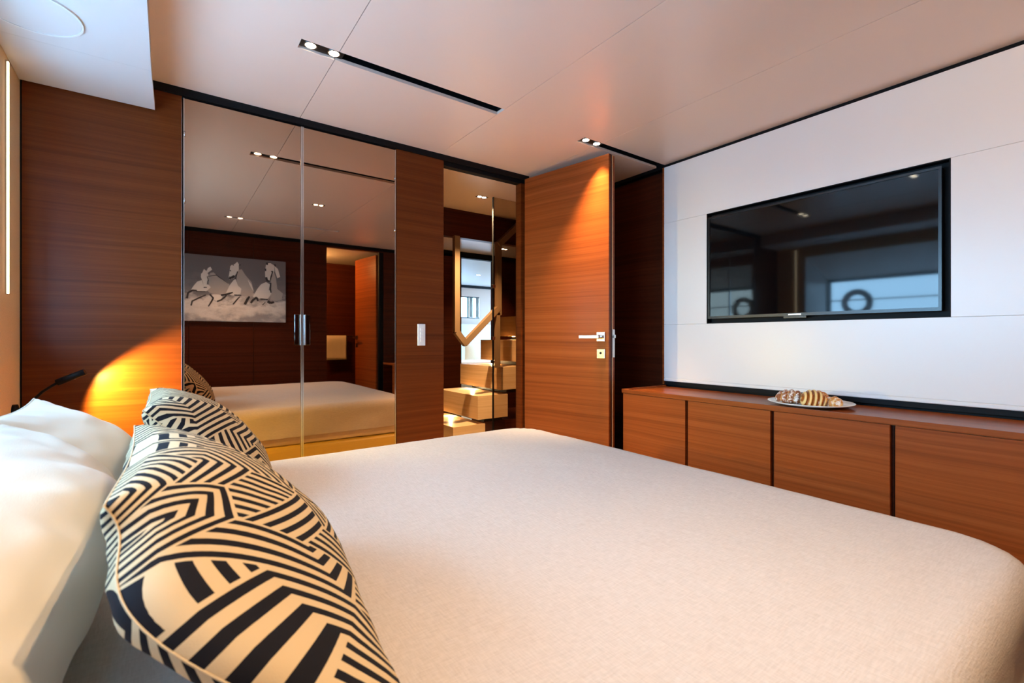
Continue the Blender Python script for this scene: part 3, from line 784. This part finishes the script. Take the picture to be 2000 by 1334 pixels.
# bronze flat-bar handrail
hr = empty('handrail', (2.1, 3.36, 0.98)); tag(hr, 'angular bronze flat-bar handrail frame beside the stairs', 'handrail')
def bar(name, p, q, w=0.046, y0=3.335, y1=3.375):
    p, q = Vector(p), Vector(q); d = (q-p).normalized(); n = Vector((-d.y, d.x))*w/2
    c = [p+n, q+n, q-n, p-n]
    vs = [(a.x, y, a.y) for y in (y0, y1) for a in c]
    pydata(name, vs, [(0,1,2,3),(7,6,5,4),(0,4,5,1),(1,5,6,2),(2,6,7,3),(3,7,4,0)], 'brass', hr)
z = lambda v: CAMZ+v
bar('post', (1.885, z(0.05)), (1.885, z(0.826)))
bar('corner_bar', (1.885, z(0.055)), (1.975, z(-0.05)), y0=3.334, y1=3.376)
bar('rail', (1.957, z(-0.045)), (2.295, z(0.262)), y0=3.333, y1=3.377)
bar('post', (2.295, z(0.20)), (2.295, z(0.826)))
bar('corner_bar', (2.285, z(0.80)), (2.54, z(1.03)), y0=3.32, y1=3.376)
bar('post', (2.285, 0.80), (2.285, z(0.22)), w=0.035)
# glass sheet by the stairs
gs = empty('glass_screen', (2.25, 2.93, 0)); tag(gs, 'frameless bronze glass screen with dark edge in front of the stairs', 'glass screen')
box('pane', 1.962, 2.49, 2.925, 2.935, 0.02, ZC-0.001, 'bronze_glass', gs)
box('edge_seal', 1.955, 1.961, 2.922, 2.938, 0.02, ZC-0.001, 'black', gs)
for zz in (z(0.0), z(0.385)): box('clip', 1.948, 1.970, 2.916, 2.944, zz-0.012, zz+0.014, 'chrome', gs, 0.001)

# guest cabin beyond
struct(box('ceiling_guest', 1.2, 6.6, 5.07, 8.2, ZC, ZC+0.02, 'soffit'))
struct(box('wall_guest_left', 1.2, 1.26, 5.061, 8.2, 0, 2.16, 'white'))
struct(boxes('wall_guest_right', [(6.5, 6.6, 2.4, 5.5, 0, 2.16), (6.5, 6.6, 7.7, 8.2, 0, 2.16), (6.5, 6.6, 5.5, 7.7, 0, 0.97), (6.5, 6.6, 5.5, 7.7, 1.87, 2.16)], 'white'))  # side opening added out of view to bring daylight into the guest cabin
M['pink'] = mat('blush_wall_panel', srgb(214,184,166), 0.6)
GW = (4.52, 5.08, z(0.40), z(0.83))
struct(boxes('wall_guest_far', [(1.2, GW[0], 8.1, 8.2, 0, 2.16), (GW[1], 6.6, 8.1, 8.2, 0, 2.16), (GW[0], GW[1], 8.1, 8.2, 0, GW[2]), (GW[0], GW[1], 8.1, 8.2, GW[3], 2.16)], 'pink'))
struct(box('trim_12', 1.26, 6.5, 8.06, 8.099, 2.05, ZC-0.001, 'black'))
w2 = empty('window_2', (4.9, 8.14, GW[2])); struct(w2, 'small curtained window in the guest cabin')
boxes('window_frame', [(GW[0], GW[1], 8.11, 8.15, GW[2], GW[2]+0.02), (GW[0], GW[1], 8.11, 8.15, GW[3]-0.02, GW[3]), (4.81, 4.845, 8.11, 8.15, GW[2]+0.02, GW[3]-0.02)], 'black_gloss', w2)
box('pane', GW[0], GW[1], 8.16, 8.165, GW[2], GW[3], 'glass', w2)
M['curtain'] = mat('pale_curtain', srgb(176,178,172), 0.9)
for k, (x0, x1) in enumerate(((4.53, 4.62), (4.85, 4.93), (5.00, 5.07))):
    vs, fs = [], []
    for i in range(13):
        x = x0+(x1-x0)*i/12; y = 8.105+0.008*math.sin(i*1.6)
        vs += [(x, y, GW[2]+0.021), (x, y, GW[3]-0.021)]
    fs = [(2*i, 2*i+2, 2*i+3, 2*i+1) for i in range(12)]
    c = pydata('curtain', vs, fs, 'curtain', w2, True); md = c.modifiers.new('thickness', 'SOLIDIFY'); md.thickness = 0.003
gb = empty('guest_bed', (4.6, 7.2, 0)); tag(gb, 'white bed in the bright cabin beyond the stairs', 'bed')
box('base', 3.55, 5.55, 6.35, 7.94, 0, 0.26, 'wood_dark', gb)
box('mattress', 3.5, 5.6, 6.3, 7.9, 0.25, 0.60, 'cotton', gb, 0.08, 4)
box('headboard', 3.5, 5.6, 7.95, 8.05, 0.2, z(0.28), 'white', gb, 0.02)
box('duvet', 3.6, 5.5, 6.25, 7.2, 0.30, 0.68, 'cotton', gb, 0.09, 4)
for k, (x, c, lab) in enumerate(((4.62, 'towel', 'beige cushion standing on the bed in the bright far cabin'), (4.15, 'cotton', 'white pillow standing on the bed in the bright far cabin'))):
    vs, fs, uvs = pillow('far_cushion', 0.42, 0.36, 0.14, 0.06, 0.004, 5+k, 16)
    q = [Vector((x, 7.55, 0.80))+Vector((v.x, -v.z, v.y)) for v in vs]
    tag(pydata('guest_cushion', q, fs, c, None, True, uvs), lab, 'cushion', 'cushions in the far cabin')
twin(4.16, 6.66, 'small downlight in the white ceiling of the bright far cabin', 40)
for o in bpy.data.objects:
    if '_frame' in o: del o['_frame']
